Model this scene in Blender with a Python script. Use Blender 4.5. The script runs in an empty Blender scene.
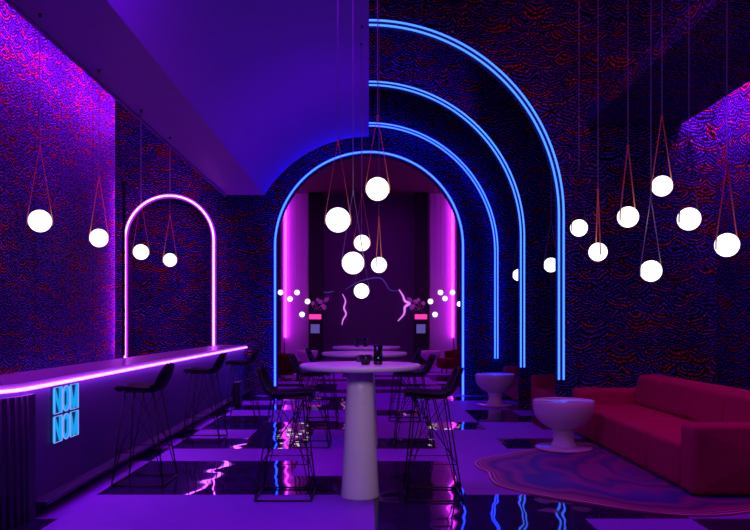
import bpy, bmesh, math, random
from mathutils import Vector, Matrix
C = bpy.context.scene.collection
SC = bpy.context.scene
random.seed(4)
PI = math.pi
# ------------------------------------------------------------------ camera
cam = bpy.data.cameras.new('camera'); camo = bpy.data.objects.new('camera', cam); C.objects.link(camo)
camo.location = (0.0, 0.0, 1.45); camo.rotation_euler = (PI/2, 0, 0)
cam.sensor_width = 36; cam.lens = 36.0
cam.shift_x = 0.008; cam.shift_y = 59/750.0; cam.clip_start = 0.05; cam.clip_end = 200
SC.camera = camo
# ------------------------------------------------------------------ world, exposure
w = bpy.data.worlds.new('world'); SC.world = w; w.use_nodes = True
bg = w.node_tree.nodes['Background']; bg.inputs[0].default_value = (0.22, 0.0, 0.85, 1); bg.inputs[1].default_value = 0.06
SC.view_settings.view_transform = 'Standard'; SC.view_settings.look = 'None'
SC.view_settings.gamma = 1; SC.view_settings.exposure = 0.0; SC.view_settings.use_curve_mapping = False
# neon light levels; the area lamps that follow are unseen added fill
MAGENTA = (6.5, 0.85, 14.0); BLUE = (0.12, 0.43, 22.0)
def lamp(name, loc, size, size_y, power, color, rot=(0, 0, 0)):
    l = bpy.data.lights.new(name, 'AREA'); l.shape = 'RECTANGLE'; l.size = size; l.size_y = size_y
    l.energy = power; l.color = color
    o = bpy.data.objects.new(name, l); o.location = loc; o.rotation_euler = rot; C.objects.link(o); return o
lamp('stage_wash_violet', (-0.95, 5.2, 4.8), 1.2, 1.6, 106, (0.33, 0.0, 1.0), (math.radians(4), 0, math.radians(6)))  # unseen fill lamp added to light the purple floor
lamp('stage_wash_rose', (2.45, 7.2, 6.3), 1.0, 1.6, 55, (1.0, 0.0, 0.5))  # added fill from above, for the tops of the red sofa
p_ = lamp('stage_wash_pale', (0.5, 1.5, 2.4), .5, .5, 3.6, (0.9, 0.6, 1.0), (math.radians(69.5), 0, math.radians(6))); p_.data.spread = math.radians(48)  # out-of-frame fill added to lift the white pillar tables
v_ = lamp('stage_wash_vault', (2.0, 11.4, 4.9),  .9, .9, 35, (0.28, 0.0, 1.0), (math.radians(90), 0, math.radians(82))); v_.data.spread = math.radians(150)  # added lamp hidden behind the near portal wall, brightens the far vault
lamp('back_room_ceiling_wash', (0, 21.5, 6.1), 3.0, 4.0, 200, (0.55, 0.0, 0.9))  # unseen fill added under the back room ceiling to tint its walls

# ------------------------------------------------------------------ node helpers
def new_mat(name):
    m = bpy.data.materials.new(name); m.use_nodes = True
    nt = m.node_tree; nt.nodes.clear()
    out = nt.nodes.new('ShaderNodeOutputMaterial')
    return m, nt, out
class N:
    def __init__(s, nt): s.nt = nt
    def node(s, t, **kw):
        n = s.nt.nodes.new(t)
        for k, v in kw.items(): setattr(n, k, v)
        return n
    def link(s, a, b): s.nt.links.new(a, b)
    def m(s, op, a, b=None, c=None, clamp=False):
        n = s.nt.nodes.new('ShaderNodeMath'); n.operation = op; n.use_clamp = clamp
        for i, x in enumerate((a, b, c)):
            if x is None: continue
            if isinstance(x, (int, float)): n.inputs[i].default_value = x
            else: s.link(x, n.inputs[i])
        return n.outputs[0]
    def mix(s, f, a, b):
        n = s.nt.nodes.new('ShaderNodeMix'); n.data_type = 'RGBA'
        for i, x in ((0, f), (6, a), (7, b)):
            if isinstance(x, (int, float)): n.inputs[i].default_value = x
            elif isinstance(x, tuple): n.inputs[i].default_value = (*x[:3], 1)
            else: s.link(x, n.inputs[i])
        return n.outputs[2]
    def noise(s, vec, scale, detail=2, rough=.5):
        n = s.nt.nodes.new('ShaderNodeTexNoise'); n.inputs['Scale'].default_value = scale
        n.inputs['Detail'].default_value = detail; n.inputs['Roughness'].default_value = rough
        if vec is not None: s.link(vec, n.inputs['Vector'])
        return n
    def ramp(s, fac, stops):
        n = s.nt.nodes.new('ShaderNodeValToRGB'); e = n.color_ramp.elements
        while len(e) > len(stops): e.remove(e[-1])
        while len(e) < len(stops): e.new(0.5)
        for k, (p, c) in zip(e, stops): k.position = p; k.color = (*c, 1) if len(c) == 3 else c
        s.link(fac, n.inputs[0]); return n.outputs[0]
def principled(name, col, rough=.5, metal=0, spec=.5, coat=0, trans=0, bump=None, sheen=0):
    m, nt, out = new_mat(name); k = N(nt)
    p = k.node('ShaderNodeBsdfPrincipled')
    p.inputs['Base Color'].default_value = (*col, 1); p.inputs['Roughness'].default_value = rough
    p.inputs['Metallic'].default_value = metal; p.inputs['Specular IOR Level'].default_value = spec
    p.inputs['Coat Weight'].default_value = coat; p.inputs['Transmission Weight'].default_value = trans
    p.inputs['Sheen Weight'].default_value = sheen
    tc = k.node('ShaderNodeTexCoord')
    sc = bump[0] if bump else 30
    nz = k.noise(tc.outputs['Object'], sc, 3)
    # slight tone variation so that no surface is dead flat
    c2 = k.mix(k.m('MULTIPLY', nz.outputs['Fac'], .35), col, tuple(c*.72 for c in col)); k.link(c2, p.inputs['Base Color'])
    if bump:
        b = k.node('ShaderNodeBump'); b.inputs['Strength'].default_value = bump[1]; b.inputs['Distance'].default_value = bump[2]
        k.link(nz.outputs['Fac'], b.inputs['Height']); k.link(b.outputs[0], p.inputs['Normal'])
    k.link(p.outputs[0], out.inputs[0]); return m
def emit(name, col, strength=1):
    m, nt, out = new_mat(name); k = N(nt)
    e = k.node('ShaderNodeEmission'); e.inputs[0].default_value = (*col, 1); e.inputs[1].default_value = strength
    k.link(e.outputs[0], out.inputs[0]); return m
def wallpaper(name, w=.38, h=.18, gain=1.15, per=.052, seam=0, hs=0.0):
    """overlapping scallops made of stitched arcs in blue, violet and red on near black"""
    m, nt, out = new_mat(name); k = N(nt)
    uvn = k.node('ShaderNodeUVMap'); uv = uvn.outputs[0]
    sep = k.node('ShaderNodeSeparateXYZ'); k.link(uv, sep.inputs[0])
    nz = k.noise(uv, 2.3, 2)
    nx = k.noise(uv, 9, 2)
    u = k.m('ADD', sep.outputs[0], k.m('MULTIPLY', k.m('SUBTRACT', nx.outputs['Fac'], .5), .28*w))
    v = k.m('ADD', sep.outputs[1], k.m('MULTIPLY', k.m('SUBTRACT', nz.outputs['Fac'], .5), 1.6*h))
    vr = k.m('DIVIDE', v, h); row = k.m('FLOOR', vr)
    off = k.m('MULTIPLY', k.m('FLOORED_MODULO', row, 2.0), .5)
    uc = k.m('ADD', k.m('DIVIDE', u, w), off)
    uu = k.m('MULTIPLY', k.m('SUBTRACT', k.m('FRACT', uc), .5), w)
    vv = k.m('MULTIPLY', k.m('SUBTRACT', 1.35, k.m('FRACT', vr)), h)
    d = k.m('SQRT', k.m('ADD', k.m('MULTIPLY', uu, uu), k.m('MULTIPLY', k.m('MULTIPLY', vv, vv), 1.7)))
    ring = k.m('DIVIDE', d, per)
    line = k.m('MULTIPLY_ADD', k.m('SINE', k.m('MULTIPLY', ring, 2*PI)), .5, .5)
    line = k.m('POWER', line, 2.4)
    ang = k.m('ARCTAN2', uu, vv)   # stitches across each arc
    st = k.m('MULTIPLY_ADD', k.m('SINE', k.m('MULTIPLY', ang, 46)), .5, .58, clamp=True)
    fine = k.noise(uv, 34, 2, .6)
    spk = k.m('MULTIPLY', k.m('SUBTRACT', fine.outputs['Fac'], .39), 6.0, clamp=True)
    inten = k.m('MULTIPLY', k.m('MULTIPLY', line, st), spk)
    cell = k.node('ShaderNodeCombineXYZ'); k.link(k.m('FLOOR', uc), cell.inputs[0]); k.link(row, cell.inputs[1]); k.link(k.m('FLOOR', ring), cell.inputs[2])
    wn = k.node('ShaderNodeTexWhiteNoise', noise_dimensions='3D'); k.link(cell.outputs[0], wn.inputs[0])
    hue = k.m('ADD', k.m('MULTIPLY', wn.outputs[0], .42), k.m('MULTIPLY_ADD', k.noise(uv, 4.5, 3, .6).outputs['Fac'], .62, hs))
    col = k.ramp(hue, [(.0, (.16, .10, .85)), (.46, (.16, .10, .9)), (.56, (.34, .10, .85)), (.62, (.85, .06, .30)), (.74, (.9, .05, .08)), (.8, (.9, .10, .06)), (.9, (.2, .1, .8))])
    big = k.noise(uv, 1.1, 2)
    inten = k.m('MULTIPLY', inten, k.m('MULTIPLY_ADD', big.outputs['Fac'], 1.5, .2), clamp=True)
    inten = k.m('MULTIPLY', inten, gain, clamp=True)
    if seam:   # joints between the wallpaper panels
        sm = k.m('LESS_THAN', k.m('FRACT', k.m('DIVIDE', k.m('ADD', sep.outputs[0], .35), seam)), .012)
        inten = k.m('MULTIPLY', inten, k.m('SUBTRACT', 1.0, k.m('MULTIPLY', sm, .8)))
    base = k.mix(inten, (.003, .002, .008), col)
    p = k.node('ShaderNodeBsdfPrincipled'); k.link(base, p.inputs['Base Color'])
    p.inputs['Roughness'].default_value = .7; p.inputs['Specular IOR Level'].default_value = .06
    b = k.node('ShaderNodeBump'); b.inputs['Strength'].default_value = .35; b.inputs['Distance'].default_value = .01
    k.link(line, b.inputs['Height']); k.link(b.outputs[0], p.inputs['Normal'])
    k.link(p.outputs[0], out.inputs[0]); return m

M = {}
M['paper'] = wallpaper('scalloped_wallpaper', hs=-.025)
M['paper_side'] = wallpaper('scalloped_wallpaper_left', w=.23, h=.095, gain=1.15, per=.033, seam=1.55, hs=-.05)
M['plaster'] = principled('vault_plaster', (.30, .13, .66), .7, spec=.2, bump=(3, .05, .01))
M['soffit'] = principled('soffit_plaster', (.32, .09, .46), .6, spec=.25, bump=(3, .05, .01))
M['dark'] = principled('dark_paint', (.012, .008, .018), .6)
M['backpanel'] = principled('plum_lacquer', (.10, .02, .13), .38, spec=.4, bump=(1.2, .08, .05))
M['backceil'] = principled('plum_ceiling', (.16, .02, .08), .7)
M['sidepanel'] = principled('violet_panel', (.82, .5, .85), .6)
M['bar'] = principled('bar_lacquer', (.08, .03, .16), .6, spec=.4)
M['bartop'] = principled('bar_top_stone', (.42, .3, .46), .35)
M['barledge'] = principled('bar_ledge', (.055, .03, .09), .4)
M['black'] = principled('black_powder_coat', (.010, .008, .014), .5, spec=.35)
M['matte'] = principled('matte_black', (.002, .002, .003), .95, spec=.02)
M['shell'] = principled('black_plastic_shell', (.007, .005, .010), .5, spec=.25)
M['white'] = principled('white_lacquer', (.82, .76, .80), .35, spec=.5)
M['tabletop'] = principled('table_top_white', (.84, .78, .82), .35)
M['cup'] = principled('cup_lacquer', (.72, .55, .66), .22, spec=.5, coat=.4)
M['velvet'] = principled('red_velvet', (.46, .008, .085), .8, spec=.08, bump=(60, .12, .004))
M['velvet_dark'] = principled('wine_velvet', (.13, .007, .012), .8, spec=.15, bump=(60, .12, .004))
M['darkglass'] = principled('dark_glass', (.006, .006, .01), .08, spec=.6)
M['leather'] = principled('tan_leather', (.85, .30, .07), .55)
M['leather_red'] = principled('red_leather', (.6, .04, .04), .55)
M['leather_black'] = principled('black_leather', (.02, .015, .02), .5)
M['leather_grey'] = principled('grey_leather', (.20, .15, .2), .55)
M['cable'] = principled('cable_braid', (.35, .28, .45), .6)
M['petal'] = principled('dried_petal', (.9, .75, .7), .6)
M['globe'] = emit('opal_glass_glow', (1, .93, .96), 1.8)
M['magenta'] = emit('magenta_neon', MAGENTA, 1)
M['arch_magenta'] = emit('arch_magenta_neon', (15, 1.7, 22.0), 1)
M['magenta_housing'] = emit('magenta_diffuser', (.5, .012, .95), 1)
M['blue_housing'] = emit('blue_diffuser', (.002, .012, .11), 1)
M['cove_magenta'] = emit('cove_magenta_led', (30, .6, 44.0), 2.1)
M['blue'] = emit('blue_neon', BLUE, 1)
M['blue_soft'] = emit('soft_blue_neon', (.12, .43, 4.0), 1)
M['pinkstrip'] = emit('pink_led_strip', (5.0, .22, 6.8), 1)
M['squiggle'] = emit('pink_squiggle_neon', (1.2, .30, 1.5), .7)
M['squiggle_blue'] = emit('dim_blue_neon', (.06, .02, .24), 1)
M['kiosk_pink'] = emit('kiosk_header_glow', (1.1, .05, .5), 1)
M['screen'] = emit('kiosk_screen_glow', (.10, .07, .33), 1)
M['nom_fill'] = emit('cyan_letter_glow', (.008, .36, .92), 1)
M['nom_edge'] = emit('pale_cyan_tube', (.26, .36, 1.2), 1)
M['signback'] = principled('sign_backing', (.01, .01, .06), .4)

def floor_mat(name, dark):
    m, nt, out = new_mat(name); k = N(nt)
    tc = k.node('ShaderNodeTexCoord'); p = k.node('ShaderNodeBsdfPrincipled')
    if dark:
        p.inputs['Base Color'].default_value = (.006, .004, .012, 1); p.inputs['Roughness'].default_value = .03
        p.inputs['Specular IOR Level'].default_value = .25
        mp = k.node('ShaderNodeMapping'); mp.inputs['Scale'].default_value = (1.0, .75, 1); k.link(tc.outputs['Object'], mp.inputs[0])
        nz = k.noise(mp.outputs[0], 2.6, 1, .4)
        b = k.node('ShaderNodeBump'); b.inputs['Strength'].default_value = .27; b.inputs['Distance'].default_value = .035
        k.link(nz.outputs['Fac'], b.inputs['Height']); k.link(b.outputs[0], p.inputs['Normal'])
        k.link(k.mix(nz.outputs['Fac'], (.016, .006, .045), (.032, .010, .08)), p.inputs['Base Color'])
    else:
        nz = k.noise(tc.outputs['Object'], 5, 4); nz2 = k.noise(tc.outputs['Object'], .8, 2)
        f = k.m('ADD', k.m('MULTIPLY', nz.outputs['Fac'], .4), k.m('MULTIPLY', nz2.outputs['Fac'], .6))
        k.link(k.ramp(f, [(.3, (.25, .035, .56)), (.7, (.31, .055, .66))]), p.inputs['Base Color'])
        p.inputs['Roughness'].default_value = .55; p.inputs['Specular IOR Level'].default_value = .22
    k.link(p.outputs[0], out.inputs[0]); return m
M['tile_light'] = floor_mat('pale_floor_tile', False); M['tile_dark'] = floor_mat('black_mirror_tile', True)

def rug_mat():
    m, nt, out = new_mat('agate_rug'); k = N(nt)
    at = k.node('ShaderNodeAttribute', attribute_name='edge'); e = at.outputs['Fac']
    tc = k.node('ShaderNodeTexCoord')
    mp = k.node('ShaderNodeMapping'); mp.inputs['Scale'].default_value = (1.5, .40, 1); mp.inputs['Rotation'].default_value = (0, 0, .7)
    k.link(tc.outputs['Object'], mp.inputs[0])
    nz = k.noise(mp.outputs[0], 1.1, 2)
    t = k.m('ADD', e, k.m('MULTIPLY', k.m('SUBTRACT', nz.outputs['Fac'], .5), k.m('MULTIPLY', e, 2.6)))
    col = k.ramp(t, [(0, (.4, .09, .18)), (.012, (.95, .5, .6)), (.018, (.18, .015, .09)), (.034, (.15, .015, .09)), (.042, (.8, .3, .42)), (.05, (.14, .015, .08)), (.075, (.40, .05, .18)),
                     (.10, (.25, .02, .14)), (.15, (.06, .012, .14)), (.20, (.30, .03, .20)), (.27, (.05, .02, .22)), (.36, (.08, .04, .30)), (.43, (.28, .025, .22)), (.55, (.05, .02, .22)), (.64, (.28, .03, .20)), (.76, (.06, .03, .24)), (.88, (.25, .025, .18)), (1, (.12, .03, .24))])
    p = k.node('ShaderNodeBsdfPrincipled'); k.link(col, p.inputs['Base Color']); p.inputs['Specular IOR Level'].default_value = .15; p.inputs['Roughness'].default_value = .5
    k.link(p.outputs[0], out.inputs[0]); return m
M['rug'] = rug_mat()

# ------------------------------------------------------------------ mesh helpers
class MB:
    def __init__(s): s.v = []; s.f = []; s.mi = []; s.sm = []
    def add(s, vs, fs, mi=0, smooth=False):
        o = len(s.v); s.v += [tuple(x) for x in vs]
        for f in fs: s.f.append(tuple(i+o for i in f)); s.mi.append(mi); s.sm.append(smooth)
        return s
    def box(s, x0, x1, y0, y1, z0, z1, mi=0):
        vs = [(x, y, z) for z in (z0, z1) for y in (y0, y1) for x in (x0, x1)]
        return s.add(vs, [(0, 2, 3, 1), (4, 5, 7, 6), (0, 1, 5, 4), (2, 6, 7, 3), (0, 4, 6, 2), (1, 3, 7, 5)], mi)
    def tube(s, pts, r, n=8, cap=True, closed=False, mi=0):
        pts = [Vector(p) for p in pts]; m = len(pts); vs = []; fs = []
        prev = None
        for i, p in enumerate(pts):
            if closed: t = pts[(i+1) % m] - pts[i-1]
            else: t = pts[min(i+1, m-1)] - pts[max(i-1, 0)]
            t.normalize()
            if prev is None:
                a = Vector((0, 0, 1)) if abs(t.z) < .9 else Vector((1, 0, 0))
                nrm = t.cross(a).normalized()
            else:
                nrm = (prev - t*prev.dot(t)).normalized()
            prev = nrm; b = t.cross(nrm)
            rr = r[i] if isinstance(r, (list, tuple)) else r
            for j in range(n):
                a = 2*PI*j/n; vs.append(p + (nrm*math.cos(a) + b*math.sin(a))*rr)
        for i in range(m if closed else m-1):
            k = (i+1) % m
            for j in range(n):
                fs.append((i*n+j, i*n+(j+1) % n, k*n+(j+1) % n, k*n+j))
        if cap and not closed:
            fs.append(tuple(reversed(range(n)))); fs.append(tuple((m-1)*n+j for j in range(n)))
        return s.add(vs, fs, mi, True)
    def lathe(s, prof, n=32, c=(0, 0, 0), mi=0):
        vs = []; fs = []
        for (r, z) in prof:
            for j in range(n):
                a = 2*PI*j/n; vs.append((c[0]+r*math.cos(a), c[1]+r*math.sin(a), c[2]+z))
        for i in range(len(prof)-1):
            for j in range(n):
                fs.append((i*n+j, i*n+(j+1) % n, (i+1)*n+(j+1) % n, (i+1)*n+j))
        fs.append(tuple(reversed(range(n)))); fs.append(tuple((len(prof)-1)*n+j for j in range(n)))
        return s.add(vs, fs, mi, True)
    def sphere(s, c, r, nu=32, nv=18, sx=1, sy=1, sz=1):
        prof = []
        vs = [(c[0], c[1], c[2]-r*sz)]; fs = []
        for i in range(1, nv):
            p = -PI/2 + PI*i/nv
            for j in range(nu):
                a = 2*PI*j/nu
                vs.append((c[0]+r*sx*math.cos(p)*math.cos(a), c[1]+r*sy*math.cos(p)*math.sin(a), c[2]+r*sz*math.sin(p)))
        vs.append((c[0], c[1], c[2]+r*sz)); L = len(vs)-1
        for j in range(nu): fs.append((0, 1+(j+1) % nu, 1+j)); fs.append((L, L-nu+j, L-nu+(j+1) % nu))
        for i in range(nv-2):
            for j in range(nu):
                a = 1+i*nu; fs.append((a+j, a+(j+1) % nu, a+nu+(j+1) % nu, a+nu+j))
        return s.add(vs, fs, 0, True)
    def grid(s, P, mi=0, smooth=True):
        nu = len(P); nv = len(P[0]); vs = [p for r in P for p in r]
        fs = [(i*nv+j, i*nv+j+1, (i+1)*nv+j+1, (i+1)*nv+j) for i in range(nu-1) for j in range(nv-1)]
        return s.add(vs, fs, mi, smooth)
    def build(s, name, mat, parent=None, bevel=0, seg=2, solid=0, loc=None, uv=False, smooth_all=False, rot=None):
        me = bpy.data.meshes.new(name); me.from_pydata(s.v, [], s.f)
        for m in (mat if isinstance(mat, list) else [mat]): me.materials.append(m)
        for p, mi, sm in zip(me.polygons, s.mi, s.sm):
            p.material_index = mi; p.use_smooth = sm or smooth_all
        bm = bmesh.new(); bm.from_mesh(me); bmesh.ops.recalc_face_normals(bm, faces=bm.faces); bm.to_mesh(me); bm.free()
        me.update()
        if uv:
            l = me.uv_layers.new(name='UVMap')
            for p in me.polygons:
                n = p.normal; ax = max(range(3), key=lambda i: abs(n[i]))
                for li in p.loop_indices:
                    c = me.vertices[me.loops[li].vertex_index].co
                    l.data[li].uv = (c.y, c.z) if ax == 0 else (c.x, c.z) if ax == 1 else (c.x, c.y)
        o = bpy.data.objects.new(name, me); C.objects.link(o)
        if parent: o.parent = parent
        if loc: o.location = loc
        if rot: o.rotation_euler = rot
        if solid:
            d = o.modifiers.new('thickness', 'SOLIDIFY'); d.thickness = solid; d.offset = 0
        if bevel:
            d = o.modifiers.new('bevel', 'BEVEL'); d.width = bevel; d.segments = seg; d.limit_method = 'ANGLE'; d.angle_limit = .6
            for p in me.polygons: p.use_smooth = True
            me.set_sharp_from_angle(angle=.9) if hasattr(me, 'set_sharp_from_angle') else None
        return o
def tag(o, label, cat, group=None, kind=None):
    o['label'] = label; o['category'] = cat
    if group: o['group'] = group
    if kind: o['kind'] = kind
    return o
def thing(name, label, cat, loc=(0, 0, 0), rz=0, group=None):
    o = bpy.data.objects.new(name, None); C.objects.link(o); o.location = loc; o.rotation_euler = (0, 0, rz)
    return tag(o, label, cat, group)
def struct(mb, name, mat, **kw):
    o = mb.build(name, mat, **kw); o['kind'] = 'structure'; return o
def spart(o, lab=None):
    if lab: o['label'] = lab
    return o

# ------------------------------------------------------------------ setting: floor
T = .785; X0 = .04; Y0 = 6.37
known = {   # row : {column : dark?}
 -2: {-6: 1, -5: 1, -4: 1, -3: 0, -2: 0, -1: 0, 0: 1, 1: 1, 2: 0, 3: 1},
 -1: {-5: 0, -4: 0, -3: 0, -2: 0, -1: 0, 0: 1, 1: 1, 2: 1, 3: 0},
 0: {-5: 0, -4: 0, -3: 1, -2: 1, -1: 1, 0: 1, 1: 0, 2: 0, 3: 1},
 1: {-5: 1, -4: 0, -3: 1, -2: 1, -1: 0, 0: 1, 1: 0, 2: 0, 3: 1},
 2: {-4: 1, -3: 0, -2: 0, -1: 0, 0: 0, 1: 0, 2: 0, 3: 1},
 3: {-4: 0, -3: 1, -2: 1, -1: 0, 0: 1, 1: 0, 2: 1, 3: 1},
 4: {-4: 1, -3: 0, -2: 1, -1: 0, 0: 0, 1: 0, 2: 0, 3: 0},
 5: {-4: 0, -3: 1, -2: 1, -1: 1, 0: 0, 1: 1, 2: 0, 3: 1},
 6: {-4: 0, -3: 1, -2: 0, -1: 0, 0: 0, 1: 0, 2: 1, 3: 1},
 7: {-4: 1, -3: 0, -2: 0, -1: 0, 0: 1, 1: 0, 2: 1, 3: 0},
 8: {-4: 0, -3: 1, -2: 1, -1: 1, 0: 0, 1: 0, 2: 0, 3: 1},
}
def is_dark(c, r):
    if r in known and c in known[r]: return known[r][c]
    if r > 8: return 1 if (r % 2 == 0) != ((c*7+r*3) % 5 == 0) else 0
    return (c + r) % 2
fl = MB()
for c in range(-8, 9):
    for r in range(-11, 31):
        x = X0 + c*T; y = Y0 + r*T
        fl.add([(x, y, 0), (x+T, y, 0), (x+T, y+T, 0), (x, y+T, 0)], [(0, 1, 2, 3)], 1 if is_dark(c, r) else 0)
struct(fl, 'floor', [M['tile_light'], M['tile_dark']])

# ------------------------------------------------------------------ setting: walls with arches
ZT = 7.0
def arch_wall(name, xl, xr, yf, thick, cx, R, zc, half=None, z_top=ZT, mat=None, niche=None):
    """vertical wall facing the room at y = yf with a round-headed opening to the floor"""
    mb = MB(); n = 40
    a0, a1 = (0, PI) if half is None else (0, PI/2)
    cur = [(cx + R*math.cos(a0+(a1-a0)*i/n), zc + R*math.sin(a0+(a1-a0)*i/n)) for i in range(n+1)]
    for y in (yf, yf+thick):
        if xr > cx+R: mb.add([(cx+R, y, 0), (xr, y, 0), (xr, y, z_top), (cx+R, y, z_top)], [(0, 1, 2, 3)])
        if half is None and xl < cx-R: mb.add([(xl, y, 0), (cx-R, y, 0), (cx-R, y, z_top), (xl, y, z_top)], [(0, 1, 2, 3)])
        for (p, q) in zip(cur, cur[1:]):
            mb.add([(p[0], y, p[1]), (p[0], y, z_top), (q[0], y, z_top), (q[0], y, q[1])], [(0, 1, 2, 3)])
    path = [(cx+R, 0)] + cur + ([(cx-R, 0)] if half is None else [])
    for p, q in zip(path, path[1:]):
        mb.add([(p[0], yf, p[1]), (q[0], yf, q[1]), (q[0], yf+thick, q[1]), (p[0], yf+thick, p[1])], [(0, 1, 2, 3)])
    for x in (xl, xr):
        mb.add([(x, yf, 0), (x, yf+thick, 0), (x, yf+thick, z_top), (x, yf, z_top)], [(0, 1, 2, 3)])
    o = struct(mb, name, mat or M['paper'], uv=True); return o
RP = 2.54; ZP = 2.92       # the three portals on the right
Y1, Y2, Y4 = 10.15, 12.70, 15.30
arch_wall('wall_portal_near', 0.02, 4.7, Y1, .08, 0, RP, ZP, half=1)
arch_wall('wall_portal_middle', 0.02, 4.7, Y2, .08, 0, RP, ZP, half=1)
R4 = 1.90; Z4 = 3.04
arch_wall('wall_back', -3.02, 4.7, Y4, .35, 0, R4, Z4)
arch_wall('wall_back_left', -6.0, -3.02, Y4, .35, -4.06, .90, 3.16)
struct(MB().box(-5.1, -3.02, Y4+.36, Y4+.45, 0, 4.6), 'wall_niche', M['paper'], uv=True)
# side walls
YB = -1.5
struct(MB().box(-3.6, -3.3, YB, 9.74, 0, ZT), 'wall_left', M['paper_side'], uv=True)
struct(MB().box(-6.2, -6.0, 9.4, Y4+.4, 0, ZT), 'wall_alcove', M['paper_side'], uv=True)
struct(MB().box(-6.0, -3.6, 9.4, 9.6, 0, ZT), 'wall_alcove_near', M['paper_side'], uv=True)
struct(MB().box(4.7, 4.9, YB, Y4+.35, 0, ZT), 'wall_right', M['paper'], uv=True)
# vault on the left half, soffits, high ceiling
ZS = 4.08; XC = -2.13; ZV = 2.77; RV = 2.5; XE = -2.93
mb = MB(); n = 24
aa0 = math.acos(XC/RV)
prof = [(RV*math.cos(aa0+(PI/2-aa0)*i/n), ZV+RV*math.sin(aa0+(PI/2-aa0)*i/n)) for i in range(n+1)]
prof[-1] = (0.0, ZV+RV)
mb.grid([[(x, YB, z), (x, Y4-.002, z)] for x, z in prof])
mb.add([(0, YB, ZV+RV), (0, Y4, ZV+RV), (0, Y4, ZT), (0, YB, ZT)], [(0, 1, 2, 3)])
struct(mb, 'ceiling_vault', M['plaster'])
mb = MB().box(XE, XC, YB, Y4-.002, ZS, ZS+.22)
struct(mb, 'ceiling_soffit_left', M['soffit'])
struct(MB().box(XE, XE+.02, YB, Y4-.004, ZS-.035, ZS-.0005), 'trim_soffit_left', M['soffit'])
struct(MB().box(2.95, 4.23, YB, Y1-.002, 4.15, 4.35), 'ceiling_soffit_right', M['paper'], uv=True)
struct(MB().box(-6.2, 4.9, YB, Y4+.35, ZT, ZT+.15), 'ceiling', M['dark'])
# back room
YR = 28.0; ZR = 6.3
struct(MB().box(-3.8, -3.65, Y4+.46, YR+.2, 0, ZR), 'wall_room_left', M['sidepanel'])
struct(MB().box(3.65, 3.8, Y4+.36, YR+.2, 0, ZR), 'wall_room_right', M['sidepanel'])
struct(MB().box(-3.8, 3.8, Y4+.36, YR+.2, ZR, ZR+.15), 'ceiling_room', M['backceil'])
struct(MB().box(-3.8, 3.8, YR+.25, YR+.45, 0, ZR), 'wall_room_back', M['backpanel'])
for s, nm in ((-1, 'left'), (1, 'right')):
    xs = sorted((s*3.12, s*2.25))
    struct(MB().box(xs[0], xs[1], YR-.12, YR+.24, 0, ZR-.001), 'wall_lit_panel_'+nm, M['sidepanel'])
    xs = sorted((s*3.16, s*3.22))
    struct(MB().box(xs[0], xs[1], YR-.55, YR+.24, 0, ZR-.001), 'trim_fin_'+nm, M['sidepanel'])
    xs = sorted((s*2.20, s*1.72))
    struct(MB().box(xs[0], xs[1], YR-.40, YR+.24, 0, ZR-.001), 'wall_column_'+nm, M['dark'])

# ------------------------------------------------------------------ neon
def arch_path(R, zc, y, z0, cx=0, a1=PI/2, n=48, close=None):
    p = [(cx+R, y, z0)] + [(cx+R, y, z0+(zc-z0)*t) for t in (.35, .7)]
    p += [(cx+R*math.cos(a1*i/n), y, zc+R*math.sin(a1*i/n)) for i in range(n+1)]
    if a1 > PI/2+.1: p += [(cx-R, y, z0+(zc-z0)*t) for t in (.7, .35)] + [(cx-R, y, close if close is not None else z0)]
    return p
def flat_band(path, half, d0, d1):
    """ribbon of width 2*half that follows the tube in its plane, from d0 to d1 behind it"""
    vs = []; fs = []; n = len(path)
    for i, p in enumerate(path):
        t = path[min(i+1, n-1)]-path[max(i-1, 0)]; t.normalize(); b = Vector((t.z, 0, -t.x))
        for sg, d in ((-1, d0), (1, d0), (1, d1), (-1, d1)): vs.append(p+b*half*sg+Vector((0, d, 0)))
    for i in range(n-1):
        for j in range(4): fs.append((i*4+j, i*4+(j+1) % 4, i*4+4+(j+1) % 4, i*4+4+j))
    fs += [(0, 1, 2, 3), (n*4-4, n*4-3, n*4-2, n*4-1)]
    return vs, fs
def neon_pair(y, r, z0, gap, label, glow='blue_soft'):
    t = thing('neon_arch', label, 'neon light', (RP+.05, y, z0), 0, 'double blue neon arches')
    for i, dr in enumerate((-gap/2, gap/2)):
        mb = MB().tube([Vector(p)-Vector((RP+.05, y, z0)) for p in arch_path(RP+.05+dr, ZP, y, z0)], r, 8)
        mb.build('neon_tube', M[glow], t)
    MB().add(*flat_band([Vector(p)-Vector((RP+.05, y, z0)) for p in arch_path(RP+.05, ZP, y, z0)], gap*.5+r*1.9, .022, .034)).build('diffuser', M['blue_housing'], t)
    for k, a in enumerate((.0, .35, .7, 1.05, 1.4)):
        mb = MB(); R = RP+.05
        mb.box(-.012, .012, 0, .05, -.012, .012)
        c = Vector((R*math.cos(a), y, ZP+R*math.sin(a)))-Vector((RP+.05, y, z0))
        mb.build('bracket', M['black'], t, loc=c)
neon_pair(Y1-.05, .0135, .70, .064, 'largest and nearest double blue neon arch, on the front portal wall right of centre')
neon_pair(Y2-.05, .0130, .72, .058, 'middle double blue neon arch, between the largest one and the innermost double one')
neon_pair(Y4-.05, .0125, .75, .056, 'smallest double blue neon arch, just outside the single blue arch of the doorway', 'blue')
t = thing('neon_arch', 'single blue neon line around the full arched doorway to the back room', 'neon light', (0, Y4-.04, 0))
MB().tube([Vector(p)-Vector((0, Y4-.04, 0)) for p in arch_path(R4+.012, Z4, Y4-.04, .004, a1=PI)], .018, 8).build('neon_tube', M['blue'], t)
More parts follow.
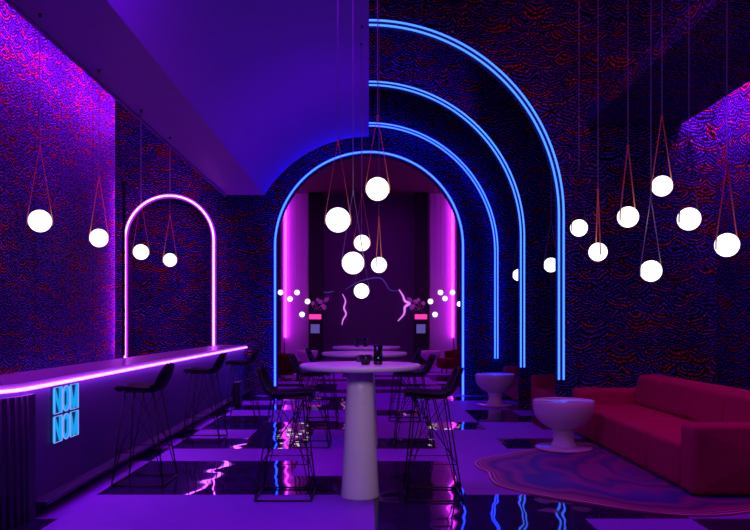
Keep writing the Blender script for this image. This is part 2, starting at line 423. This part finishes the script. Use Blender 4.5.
MB().add(*flat_band([Vector(p)-Vector((0, Y4-.04, 0)) for p in arch_path(R4+.012, Z4, Y4-.04, .004, a1=PI)], .034, .02, .032)).build('diffuser', M['blue_housing'], t)
t = thing('neon_arch', 'magenta neon arch on the scalloped wall behind the bar', 'neon light', (-4.06, Y4-.05, 0))
MB().tube([Vector(p)-Vector((-4.06, Y4-.05, 0)) for p in arch_path(.9, 3.16, Y4-.05, .01, cx=-4.06, a1=PI)], .015, 10).build('neon_tube', M['arch_magenta'], t)
MB().add(*flat_band([Vector(p)-Vector((-4.06, Y4-.05, 0)) for p in arch_path(.9, 3.16, Y4-.05, .01, cx=-4.06, a1=PI)], .046, .022, .04)).build('diffuser', M['magenta_housing'], t)
# cove strips
tag(MB().box(XE-.03, XE-.005, YB+.1, 14.2, ZS+.05, ZS+.13).build('led_strip', M['cove_magenta']), 'magenta cove light strip glowing along the top of the left wall', 'led strip')
tag(MB().box(4.235, 4.26, YB+.1, Y1-.05, 4.20, 4.28).build('led_strip', M['cove_magenta']), 'magenta cove light strip glowing along the top of the right wall', 'led strip')
wl = thing('wall_washer', 'slim dark upright light bar washing the far corner of the left wall in violet', 'light', (-3.225, 9.86, 1.03))  # added light bar, only there to make the violet glow at the corner
MB().box(0, .006, -.05, .05, 0, 2.3).build('housing', M['matte'], wl)
MB().box(-.004, -.0005, -.015, .045, .02, 2.28).build('led_strip', emit('washer_led', (90.0, 1, 160), 1), wl)  # strip of the added wall washer
for s, nm in ((-1, 'left'), (1, 'right')):
    tag(MB().tube([(s*3.09, YR-.24, .95), (s*3.09, YR-.24, ZR-.02)], .04, 20).build('led_strip', M['pinkstrip']),
        'tall pink light strip on the %s side of the back room wall' % nm, 'led strip')

# ------------------------------------------------------------------ bar counter
def bar_path(xf, off=0):
    """front line in plan: straight along the room, rounded near corner; off = inset"""
    r = .6-off; cx, cy = xf-.6, 5.5
    p = [(xf-off, Y4-.02)] + [(xf-off, y) for y in (12, 9, 7)]
    p += [(cx+r*math.cos(-PI/2*i/14), cy+r*math.sin(-PI/2*i/14)) for i in range(15)]
    return p
def bar_solid(xf, off, z0, z1, back=-3.08):
    p = bar_path(xf, off); k = [q for q in p if q[0] > back]
    k.append((back, k[-1][1])); k.append((back, Y4-.02))
    n = len(k); vs = [(x, y, z0) for x, y in k] + [(x, y, z1) for x, y in k]
    fs = [(i, (i+1) % n, n+(i+1) % n, n+i) for i in range(n)] + [tuple(range(n)), tuple(range(n, 2*n))]
    return MB().add(vs, fs)
XB = -2.48
bar = thing('bar_counter', 'long purple bar counter with rounded corner and a glowing magenta edge', 'bar counter', (0, 0, 0))
bar_solid(XB, .02, .989, 1.024).build('countertop', M['bartop'], bar)
bar_solid(XB, .06, .118, .965).build('front_panel', M['bar'], bar)
MB().box(XB-.1, XB+.07, 5.61, Y4-.02, .092, .117).build('foot_ledge', M['barledge'], bar)
bar_solid(XB, .06, .0, .094).build('toe_kick', M['dark'], bar)
bar_solid(XB, 0, .966, .988).build('led_edge', M['magenta'], bar)['label'] = 'glowing magenta light edge under the counter top'
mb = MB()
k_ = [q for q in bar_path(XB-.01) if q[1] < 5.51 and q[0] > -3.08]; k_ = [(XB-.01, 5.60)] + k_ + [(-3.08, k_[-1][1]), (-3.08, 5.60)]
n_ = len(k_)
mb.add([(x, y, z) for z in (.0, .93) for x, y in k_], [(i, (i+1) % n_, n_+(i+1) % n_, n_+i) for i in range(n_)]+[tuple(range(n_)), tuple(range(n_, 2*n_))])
M['bar_end'] = principled('bar_end_ribbed_lacquer', (.03, .014, .065), .6)  # same lacquer as the bar front, its shade put into a darker colour
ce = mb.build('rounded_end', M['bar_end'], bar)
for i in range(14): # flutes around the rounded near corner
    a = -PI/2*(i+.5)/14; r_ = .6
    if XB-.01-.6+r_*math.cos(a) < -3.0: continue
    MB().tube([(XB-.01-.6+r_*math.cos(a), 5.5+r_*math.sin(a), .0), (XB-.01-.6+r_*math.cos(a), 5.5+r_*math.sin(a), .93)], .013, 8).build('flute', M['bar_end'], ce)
# black slim bin at the far end of the bar
bn = thing('waste_bin', 'slim black rounded bin standing against the far end of the bar front', 'bin', (XB+.17, 13.2, 0))
MB().box(-.06, .06, -.16, .16, .0, .40).build('bin_body', M['black'], bn, bevel=.03)
MB().box(-.063, .063, -.163, .163, .40, .44).build('bin_lid', M['black'], bn, bevel=.02)
# neon sign on the bar front
sg = thing('neon_sign', 'cyan neon sign of two stacked words on the purple bar front', 'sign', (XB-.06+.007, 6.0, .492))
YW = .50
LET = {  # unit letters: outline polygon and counters drawn as strokes (width 1, height 1)
 'N': [[(.12, .03), (.12, .97)], [(.12, .97), (.88, .03)], [(.88, .03), (.88, .97)]],
 'M': [[(.09, .03), (.09, .97)], [(.09, .97), (.5, .03)], [(.5, .03), (.91, .97)], [(.91, .97), (.91, .03)]],
}
MB().box(-.006, 0, -.012, YW+.012, -.005, .455).build('backing', M['signback'], sg)
def stroke(mb, a, b, wd, x0, x1):
    d = Vector((b[0]-a[0], b[1]-a[1])); d.normalize(); nrm = Vector((-d.y, d.x))*wd/2
    pts = [(a[0]+nrm.x, a[1]+nrm.y), (b[0]+nrm.x, b[1]+nrm.y), (b[0]-nrm.x, b[1]-nrm.y), (a[0]-nrm.x, a[1]-nrm.y)]
    mb.add([(x0, p[0], p[1]) for p in pts] + [(x1, p[0], p[1]) for p in pts], [(0, 1, 2, 3), (4, 5, 6, 7), (0, 1, 5, 4), (1, 2, 6, 5), (2, 3, 7, 6), (3, 0, 4, 7)])
def letter(ch, y0, y1, z0, z1, nm):
    W = y1-y0; H = z1-z0; mb = MB(); ed = MB(); sw = .040
    if ch == 'O':
        def ring(k, n=28):  # rounded-rectangle loop inset by k
            pts = []; r = (W/2-k)
            for i in range(n//2+1): a = PI*i/(n//2); pts.append((y0+W/2+r*math.cos(a), z1-k-r+r*math.sin(a)))
            for i in range(n//2+1): a = PI+PI*i/(n//2); pts.append((y0+W/2+r*math.cos(a), z0+k+r+r*math.sin(a)))
            return pts
        o, i_ = ring(0), ring(sw); n = len(o)
        mb.add([(.004, *p) for p in o]+[(.004, *p) for p in i_]+[(.012, *p) for p in o]+[(.012, *p) for p in i_],
               [(2*n+k, 2*n+(k+1) % n, 3*n+(k+1) % n, 3*n+k) for k in range(n)] + [(k, (k+1) % n, 2*n+(k+1) % n, 2*n+k) for k in range(n)] + [(n+k, n+(k+1) % n, 3*n+(k+1) % n, 3*n+k) for k in range(n)])
        ed.tube([(.014, *p) for p in o], .0045, 6, closed=True)
    else:
        for a, b in LET[ch]:
            stroke(mb, (y0+a[0]*W, z0+a[1]*H), (y0+b[0]*W, z0+b[1]*H), sw if a[0] == b[0] else sw*.8, .004, .012)
        ed.tube([(.014, y0, z0), (.014, y1, z0), (.014, y1, z1), (.014, y0, z1)], .0045, 6, closed=True)
    o = mb.build(nm, M['nom_fill'], sg); ed.build('tube_outline', M['nom_edge'], o)
for z0 in (.232, .0):
    letter('N', .0, .155, z0+.003, z0+.213, 'letter')
    letter('O', .172, .312, z0+.003, z0+.213, 'letter')
    letter('M', .329, .50, z0+.003, z0+.213, 'letter')

# ------------------------------------------------------------------ bar stools
def make_stool(loc, rz, label, group):
    """front of the seat points to -X; wire frame on a sled base"""
    t = thing('bar_stool', label, 'bar stool', loc, rz, group)
    prof = [(-.235, .835), (-.225, .848), (-.18, .856), (-.08, .850), (.02, .842), (.10, .842), (.155, .862), (.19, .905), (.215, .96), (.24, 1.02), (.258, 1.07), (.262, 1.088)]
    half = [.17, .19, .205, .215, .22, .22, .218, .212, .20, .175, .12, .06]
    P = []
    for (x, z), h in zip(prof, half):
        row = []
        for j in range(13):
            s = -1+2*j/12
            up = .035*s*s if z < .87 else 0
            fw = -.055*s*s if z >= .86 else 0
            row.append((x+fw, h*s, z+up-.01*(1-s*s)))
        P.append(row)
    MB().grid(P).build('seat_shell', M['shell'], t, solid=.014)
    feet = [(-.23, -.25), (-.23, .25), (.23, -.25), (.23, .25)]
    for fx, fy in feet:
        sx = 1 if fx > 0 else -1; sy = 1 if fy > 0 else -1
        mb = MB().tube([(fx, fy, .012), (sx*.13-.02, sy*.13, .836)], .0068, 6)
        mb.tube([(fx, fy, .012), (sx*.03-.02, sy*.13, .832)], .0045, 6)
        mb.build('leg', M['black'], t)
    for a, b in ((0, 1), (2, 3), (0, 2), (1, 3)):
        MB().tube([(*feet[a], .011), (*feet[b], .011)], .0080, 6).build('floor_rail', M['black'], t)
    def at(f, z):
        k = (z-.012)/.824; sx = 1 if f[0] > 0 else -1; sy = 1 if f[1] > 0 else -1
        return (f[0]+(sx*.13-.02-f[0])*k, f[1]+(sy*.13-f[1])*k, z)
    MB().tube([at(feet[i], .30) for i in (0, 1, 3, 2)], .006, 6, closed=True).build('footrest', M['black'], t)
    for i, j in ((0, 2), (1, 3)):
        mb = MB().tube([at(feet[i], .30), at(feet[j], .80)], .0036, 6); mb.tube([at(feet[j], .30), at(feet[i], .80)], .0036, 6)
        mb.build('cross_brace', M['black'], t)
    mb = MB().tube([(-.15, -.12, .835), (.11, -.12, .835), (.11, .12, .835), (-.15, .12, .835)], .008, 6, closed=True); mb.build('seat_frame', M['black'], t)
    return t
for y, x, lab in ((6.92, -2.06, 'black wire bar stool nearest the glowing sign, facing the bar'), (9.45, -2.06, 'second black wire bar stool along the bar, halfway down it'),
               (11.4, -1.92, 'farthest black wire bar stool along the bar, by the slim black bin')):
    make_stool((x, y, 0), 0, lab, 'bar stools along the bar')
where = ('nearest pillar table', 'middle pillar table', 'farthest pillar table')
TY = (6.32, 8.96, 11.3)
for y, wh in zip(TY, where):
    make_stool((-.70, y+.03, 0), PI, 'black wire bar stool on the left of the %s' % wh, 'bar stools around the pillar tables')
    make_stool((.535, y+.03, 0), 0, 'black wire bar stool on the right of the %s' % wh, 'bar stools around the pillar tables')

# ------------------------------------------------------------------ pillar tables
for y, wh, x in zip(TY, ('nearest of three, black tumbler on it', 'the middle one of three', 'farthest of three, two glasses on it'), (-.075, -.055, -.04)):
    t = thing('pillar_table', 'white round bar table on a tapered pillar, ' + wh, 'table', (x, y, 0), 0, 'white pillar tables')
    MB().lathe([(.0, 1.068), (.47, 1.068), (.50, 1.076), (.51, 1.092), (.508, 1.108), (.50, 1.113), (.0, 1.113)], 64).build('tabletop', M['tabletop'], t)
    MB().lathe([(.0, 0), (.160, 0), (.163, .012), (.155, .10), (.145, .30), (.130, .60), (.115, .90), (.110, 1.067), (0, 1.067)], 48).build('pedestal', M['white'], t)
def tumbler(loc, r, h, lab, cat='glass', name='tumbler'):
    t = thing(name, lab, cat, loc)
    MB().lathe([(0, 0), (r*.86, 0), (r*.9, .006), (r, h), (r*.92, h), (r*.82, .012), (0, .012)], 24).build('glass_body', M['darkglass'], t)
    return t
t = tumbler((.075, 6.22, 1.113), .040, .155, 'tall black tumbler on the nearest pillar table')
MB().lathe([(0, .156), (.041, .156), (.041, .166), (0, .170)], 24).build('lid', M['black'], t)
t = thing('mug', 'low dark mug beside the tall tumbler on the nearest pillar table', 'mug', (-.03, 6.20, 1.113))
MB().lathe([(0, 0), (.030, 0), (.034, .006), (.052, .045), (.055, .082), (.051, .082), (.046, .045), (0, .012)], 24).build('mug_body', M['darkglass'], t)
MB().tube([(-.05, 0, .07), (-.075, 0, .068), (-.082, 0, .05), (-.072, 0, .03), (-.046, 0, .027)], .006, 8).build('handle', M['darkglass'], t)
tumbler((-.18, 11.2, 1.113), .036, .125, 'left one of two dark glasses on the farthest pillar table')
tumbler((-.055, 11.2, 1.113), .036, .125, 'right one of two dark glasses on the farthest pillar table')

# ------------------------------------------------------------------ cup tables
def cup_table(x, y, lab, k=1.0):
    t = thing('cup_table', lab, 'side table', (x, y, .0145 if y < 9 else 0), 0, 'goblet shaped side tables')
    MB().lathe([(0, .215), (.10, .218), (.17, .245), (.25, .295), (.315, .36), (.342, .43), (.350, .50), (.348, .555), (.342, .562), (.332, .556), (.322, .545), (.0, .54)], 56).build('bowl', M['cup'], t)
    MB().lathe([(0, .03), (.165, .03), (.142, .05), (.122, .09), (.114, .14), (.118, .19), (.135, .225), (0, .225)], 40).build('stem', M['cup'], t)
    MB().lathe([(0, 0), (.305, 0), (.322, .008), (.325, .022), (.315, .032), (0, .034)], 48).build('foot', M['cup'], t)
    return t
cup_table(2.24, 8.63, 'nearest goblet shaped side table, at the end of the big red sofa')
cup_table(2.25, 13.37, 'goblet shaped side table in the second bay, by the single blue neon arch')
cup_table(2.05, 25.0, 'small far goblet shaped side table in the back room, below the right kiosk')
cup_table(-2.05, 25.0, 'small far goblet shaped side table on the left in the back room')

# ------------------------------------------------------------------ sofas
def pillow_box(x0, x1, y0, y1, z0, z1, bev=.05, puff=0.0):
    return MB().box(x0, x1, y0, y1, z0, z1)
def make_sofa(y0, y1, nseat, lab):
    """sofa along Y, back towards +X; origin at front near corner on the floor"""
    xf = 2.68; D = 1.22; aw = .28; L = y1-y0
    t = thing('sofa', lab, 'sofa', (xf, y0, .0145), 0, 'red modular sofas')
    MB().box(.06, D-.04, .06, L-.06, .0, .03).build('plinth', M['black'], t)
    sl = (L-2*aw)/nseat
    for i in range(nseat):
        a = aw+i*sl
        MB().box(.0, .86, a+.010, a+sl-.010, .018, .41).build('seat_cushion', M['velvet'], t, bevel=.05, seg=4)
        # back with a soft lean
        mb = MB(); xs = [(.72, .41), (.78, .78), (1.02, .80), (1.10, .72), (1.14, .06), (.87, .06), (.865, .41)]
        n = len(xs); vs = [(x, a+.003, z) for x, z in xs]+[(x, a+sl-.003, z) for x, z in xs]
        mb.add(vs, [tuple(range(n)), tuple(range(n, 2*n))]+[(k, (k+1) % n, n+(k+1) % n, n+k) for k in range(n)])
        mb.build('back_cushion', M['velvet'], t, bevel=.05, seg=4)
    for a, b, s in ((.0, aw, -1), (L-aw, L, 1)):
        ar = MB().box(.0, 1.12, a+.002, b-.002, .012, .595).build('armrest', M['velvet'], t, bevel=.045, seg=3)
        # envelope-folded upholstery panel on the outer end
        yy = a+.002 if s < 0 else b-.002; c = ((.56), yy+s*.05, .33)
        q = [(.05, yy, .06), (1.07, yy, .06), (1.07, yy, .55), (.05, yy, .55)]
        MB().add(q+[c], [(0, 1, 4), (1, 2, 4), (2, 3, 4), (3, 0, 4)]).build('tufted_panel', M['velvet'], ar)
    return t
make_sofa(6.2, 9.95, 4, 'long red velvet sofa in the right foreground, its near end tufted')
make_sofa(10.5, 12.45, 1, 'red sofa in the bay behind the largest double blue arch')
make_sofa(13.05, 15.05, 1, 'red sofa in the bay between the two smaller double blue arches')
def armchair(loc, rz, lab, mat):
    t = thing('armchair', lab, 'armchair', loc, rz, 'wine red lounge seats in the back room')
    MB().box(-.45, .42, -.38, .38, .12, .42).build('seat_cushion', mat, t, bevel=.05, seg=3)
    P = []
    for i in range(17):   # curved tub back
        a = -PI*.62+PI*1.24*i/16; k = .78-.16*abs(math.sin(a/1.24))**2
        P.append([(.05+.50*math.cos(a), .50*math.sin(a), z) for z in (.08, .3, .55, k-.03, k)])
    MB().grid(P).build('tub_back', mat, t, solid=.11)
    for sx, sy in ((1, 1), (1, -1), (-1, 1), (-1, -1)):
        MB().tube([(sx*.3, sy*.28, 0), (sx*.28, sy*.26, .13)], .02, 8).build('leg', M['black'], t)
armchair((2.45, 17.6, 0), PI*.0, 'wine red armchair just inside the doorway on the right', M['velvet_dark'])
armchair((2.55, 22.6, 0), PI*.05, 'wine red armchair farther back on the right, beside the far goblet table', M['velvet_dark'])
armchair((-2.25, 20.6, 0), PI*1.05, 'dark wine red armchair on the left inside the back room', M['velvet_dark'])

# ------------------------------------------------------------------ rug
def to_floor(px, py):
    s = (py-324)/1.45; return ((px-369)/s, 750/s)
pts = [to_floor(*p) for p in [(475, 463), (477, 468), (487, 473), (490, 480), (500, 487), (530, 494.5), (580, 503), (630, 511), (680, 516.5), (720, 516.5), (760, 511)]]
pts += [(3.7, 6.3), (3.75, 7.4), (3.3, 8.4), (2.75, 9.0)] + [to_floor(*p) for p in [(560, 444), (530, 450.5), (505, 455), (485, 458.5)]]
def smooth(pts, k=8):
    out = []; n = len(pts)
    for i in range(n):
        p0, p1, p2, p3 = (Vector(pts[(i+j-1) % n]) for j in range(4))
        for s in range(k):
            u = s/k
            out.append(.5*((2*p1)+(p2-p0)*u+(2*p0-5*p1+4*p2-p3)*u*u+(3*p1-p0-3*p2+p3)*u**3))
    return out
ol = smooth(pts); n = len(ol); cen = Vector((2.55, 7.25))
rings = [0, .01, .02, .03, .045, .06, .08, .11, .15, .2, .27, .35, .45, .55, .65, .75, .85, .95]
mb = MB(); vs = []; ed = []
for r in rings:
    for p in ol: q = p.lerp(cen, r); vs.append((q.x, q.y, .014)); ed.append(r)
vs.append((cen.x, cen.y, .014)); ed.append(1.0); b0 = len(vs)
for p in ol: vs.append((p.x, p.y, .001)); ed.append(0)
fs = [(i*n+j, i*n+(j+1) % n, (i+1)*n+(j+1) % n, (i+1)*n+j) for i in range(len(rings)-1) for j in range(n)]
L = len(rings)-1
fs += [(L*n+j, L*n+(j+1) % n, b0-1) for j in range(n)] + [(b0+j, b0+(j+1) % n, (j+1) % n, j) for j in range(n)]
mb.add(vs, fs, 0, False); rug = mb.build('rug', M['rug'])
at = rug.data.attributes.new('edge', 'FLOAT', 'POINT')
for i, e in enumerate(ed): at.data[i].value = e
tag(rug, 'wavy edged purple and pink marbled rug in front of the long red sofa', 'rug')

# ------------------------------------------------------------------ pendants
globe_me = MB().sphere((0, 0, 0), .103, 32, 20).build('tmp', M['globe']); GM = globe_me.data; bpy.data.objects.remove(globe_me)
GM.name = 'globe'
def pendant(px, py, Y, ztop, lab, group, strap='leather', hang=.60, rot=.2, R=.103, cable=.0035, capon=True):
    s = 750.0/Y; x = (px-369)/s; z = 1.45-(py-324)/s
    t = thing('globe_pendant', lab, 'pendant light', (x, Y, z), rot, group)
    g = bpy.data.objects.new('globe', GM); C.objects.link(g); g.parent = t
    if abs(R-.103) > .001: g.scale = (R/.103,)*3
    wd = .006; mb = MB()
    for sgn in (-1, 1):
        pp = [(0+sgn*.004, 0, hang), (sgn*(R*1.03), 0, 0.02), (sgn*(R*1.03), 0, -.035)]
        vs = []
        for (a, b, c) in pp: vs += [(a, -wd, c), (a, wd, c), (a+sgn*.004, wd, c), (a+sgn*.004, -wd, c)]
        fs = []
        for i in range(2):
            for j in range(4): fs.append((i*4+j, i*4+(j+1) % 4, (i+1)*4+(j+1) % 4, (i+1)*4+j))
        fs += [(0, 1, 2, 3), (8, 9, 10, 11)]
        mb.add(vs, fs)
    mb.box(-.007, .007, -.008, .008, hang-.01, hang+.035)
    mb.build('strap', M[strap], t)
    MB().tube([(0, 0, hang+.03), (0, 0, ztop-z-.012)], cable, 6).build('cable', M['cable'], t)
    MB().lathe([(0, ztop-z-.03), (.014, ztop-z-.03), (.016, ztop-z-.002), (0, ztop-z-.001)], 16).build('canopy', M['black'], t)
    return t
def vault_z(x):
    return ZV+math.sqrt(max(0, RV*RV-x*x)) if x < 0 else ZT
bg_ = 'globe pendants over the bar'
for px, py, Y, lab, st, rot in ((40, 221, 6.35, 'largest globe over the bar, nearest the left edge', 'leather', .5), (99, 238, 7.75, 'second globe over the bar, left of the magenta neon arch', 'leather', .0),
                           (141, 252, 9.2, 'globe over the bar on the left inside the magenta neon arch', 'leather', .3), (170, 260, 10.55, 'globe over the bar on the right inside the magenta neon arch', 'leather', .0)):
    pendant(px, py, Y, ZS, 'white ' + lab, bg_, st, rot=rot, R=.094)
tg = 'globe pendants over the pillar tables'
for px, py, Y, lab, st, rot, R in ((338, 220, 5.95, 'leftmost of the central cluster, on tan straps', 'leather', .1, .098), (377.5, 189, 6.45, 'highest of the central cluster, on tan straps', 'leather', .15, .100),
                           (353, 263, 6.6, 'third large globe of the central cluster, below the leftmost one', 'leather_grey', .3, .098), (362, 243, 9.6, 'smaller globe just above the low large one in the central cluster', 'leather', .1, .103),
                           (379, 265, 9.8, 'small globe on the right of the central cluster', 'leather', 1.2, .103), (361.5, 291, 10.2, 'lowest small globe of the central cluster', 'leather_grey', .2, .103)):
    s = 750/Y; pendant(px, py, Y, vault_z((px-369)/s), 'white pendant globe, ' + lab, tg, st, rot=rot, R=R)
sg_ = 'globe pendants over the red sofa'
for px, py, Y, lab, st, rot in ((662, 186, 6.75, 'highest of the right hand cluster', 'leather', .1), (628, 217, 6.6, 'left of the highest one, on wide tan straps', 'leather', .5),
                           (689, 219, 6.1, 'on black straps in the right hand cluster', 'leather_black', .3), (727, 245, 5.85, 'farthest right, on red straps', 'leather_red', .2),
                           (651, 271, 6.5, 'lowest of the right hand cluster', 'leather_grey', .1), (579, 228, 8.1, 'leftmost of the right hand cluster over the sofa, on faint dark straps', 'leather_black', .4),
                           (598, 252, 7.5, 'with its tan strap seen edge on', 'leather', 1.5)):
    pendant(px, py, Y, ZT, 'white pendant globe, ' + lab, sg_, st, rot=rot, R=.092)
pendant(551, 265, 10.7, ZT, 'white pendant globe half hidden by the largest double blue arch', sg_, 'leather_grey', rot=.2)
pendant(518.5, 275, 13.2, ZT, 'white pendant globe half hidden by the middle double blue arch', sg_, 'leather_grey', rot=.2)
fg = 'small far globe pendants in the back room'
for px, py, lab in ((280.5, 292.5, 'outermost left'), (290, 299, 'low, second from the left'), (297, 292.5, 'third from the left'), (307.5, 301.5, 'above the left kiosk'), (302, 314.5, 'lowest on the left'),
               (440.5, 292.5, 'third from the right'), (445, 298.5, 'low, second of the right trio'), (452.5, 292.5, 'right one of the upper right trio'), (459.5, 304, 'outermost right, by the neon line'), (430.5, 301.5, 'above the right kiosk'), (435, 314.5, 'lowest on the right')):
    pendant(px, py, 25.2+random.uniform(-.5, .5), ZR, 'tiny far globe pendant in the back room, ' + lab, fg, 'leather', hang=.55, rot=.1, cable=.005, R=.088)

# ------------------------------------------------------------------ back room things
for s, nm in ((-1, 'left'), (1, 'right')):
    x = -1.93 if s < 0 else 1.86
    k = thing('kiosk', 'slim black kiosk with a glowing pink header on the %s of the back room' % nm, 'kiosk', (x, 27.0, 0), 0, 'kiosks in the back room')
    MB().box(-.24, .24, -.12, .20, 0, 1.82).build('cabinet', M['black'], k, bevel=.02)
    MB().box(-.22, .22, -.135, -.122, 1.62, 1.80).build('header_light', M['kiosk_pink'], k)
    MB().box(-.16, .16, -.132, -.122, 1.12, 1.44).build('screen', M['screen'], k)
    v = thing('dried_flowers', 'pale dried petals in a vase on top of the %s kiosk' % nm, 'flowers', (x, 27.02, 1.82))
    MB().lathe([(0, 0), (.05, 0), (.07, .08), (.04, .16), (.045, .18), (0, .18)], 16).build('vase', M['darkglass'], v)
    for (dx, dz, a, ln) in ((-.12, .30, 1.2, .16), (.10, .38, .5, .2), (.20, .28, -.1, .2), (.32, .42, .8, .24), (.02, .48, .2, .14), (.25, .18, .3, .15)):
        dx *= -s
        mb = MB().tube([(0, 0, .15), (dx*.6, -.02, dz*.7), (dx, -.03, dz)], .006, 6); st = mb.build('stem', M['petal'], v)
        P = []
        for i in range(7):
            u = i/6; wv = .075*math.sin(PI*min(u*.92+.06, 1)); c, sn = math.cos(a)*(-s), math.sin(a)
            P.append([(dx+u*ln*c-sn*q*wv*(-s), -.03-.02*math.sin(PI*u)+.012*q*q, dz+u*ln*sn+abs(c)*q*wv) for q in (-1, -.5, 0, .5, 1)])
        MB().grid(P).build('petal', M['petal'], st, solid=.006)
def squig(pix, Y, r, mat, lab):
    P = []
    for px, py in pix: s = 750/Y; P.append(Vector(((px-369)/s, Y, 1.45-(py-324)/s)))
    out = []
    for i in range(len(P)-1):
        p0, p1, p2, p3 = P[max(i-1, 0)], P[i], P[i+1], P[min(i+2, len(P)-1)]
        for q in range(6):
            u = q/6; out.append(.5*((2*p1)+(p2-p0)*u+(2*p0-5*p1+4*p2-p3)*u*u+(3*p1-p0-3*p2+p3)*u**3))
    out.append(P[-1]); n = len(out)
    rr = [r*(.35+.65*math.sin(PI*min(max(i/(n-1), .0), 1))) for i in range(n)]
    tag(MB().tube(out, rr, 8).build('neon_squiggle', M[mat]), lab, 'neon light')  # glowing marks on the back wall, built as emissive tubes
YQ = YR+.19
squig([(342.5, 294), (345.5, 301), (344, 308), (346, 314), (343, 320), (342, 325)], YQ, .032, 'squiggle', 'wavy pink neon squiggle left of centre on the back room wall')
squig([(399, 289.5), (403, 296), (405, 301), (409.5, 303.5), (405, 307), (404, 314), (398, 321)], YQ, .05, 'squiggle', 'pointed pink neon squiggle right of centre on the back room wall')
squig([(345, 290), (356, 283), (368, 279), (380, 278), (386, 284), (390, 290), (399, 291)], YQ, .026, 'squiggle_blue', 'dim blue neon curve across the top of the back room wall')
squig([(323, 292), (328, 292.5), (334, 291)], YQ, .022, 'squiggle_blue', 'short dim violet neon dash on the left of the back room wall')
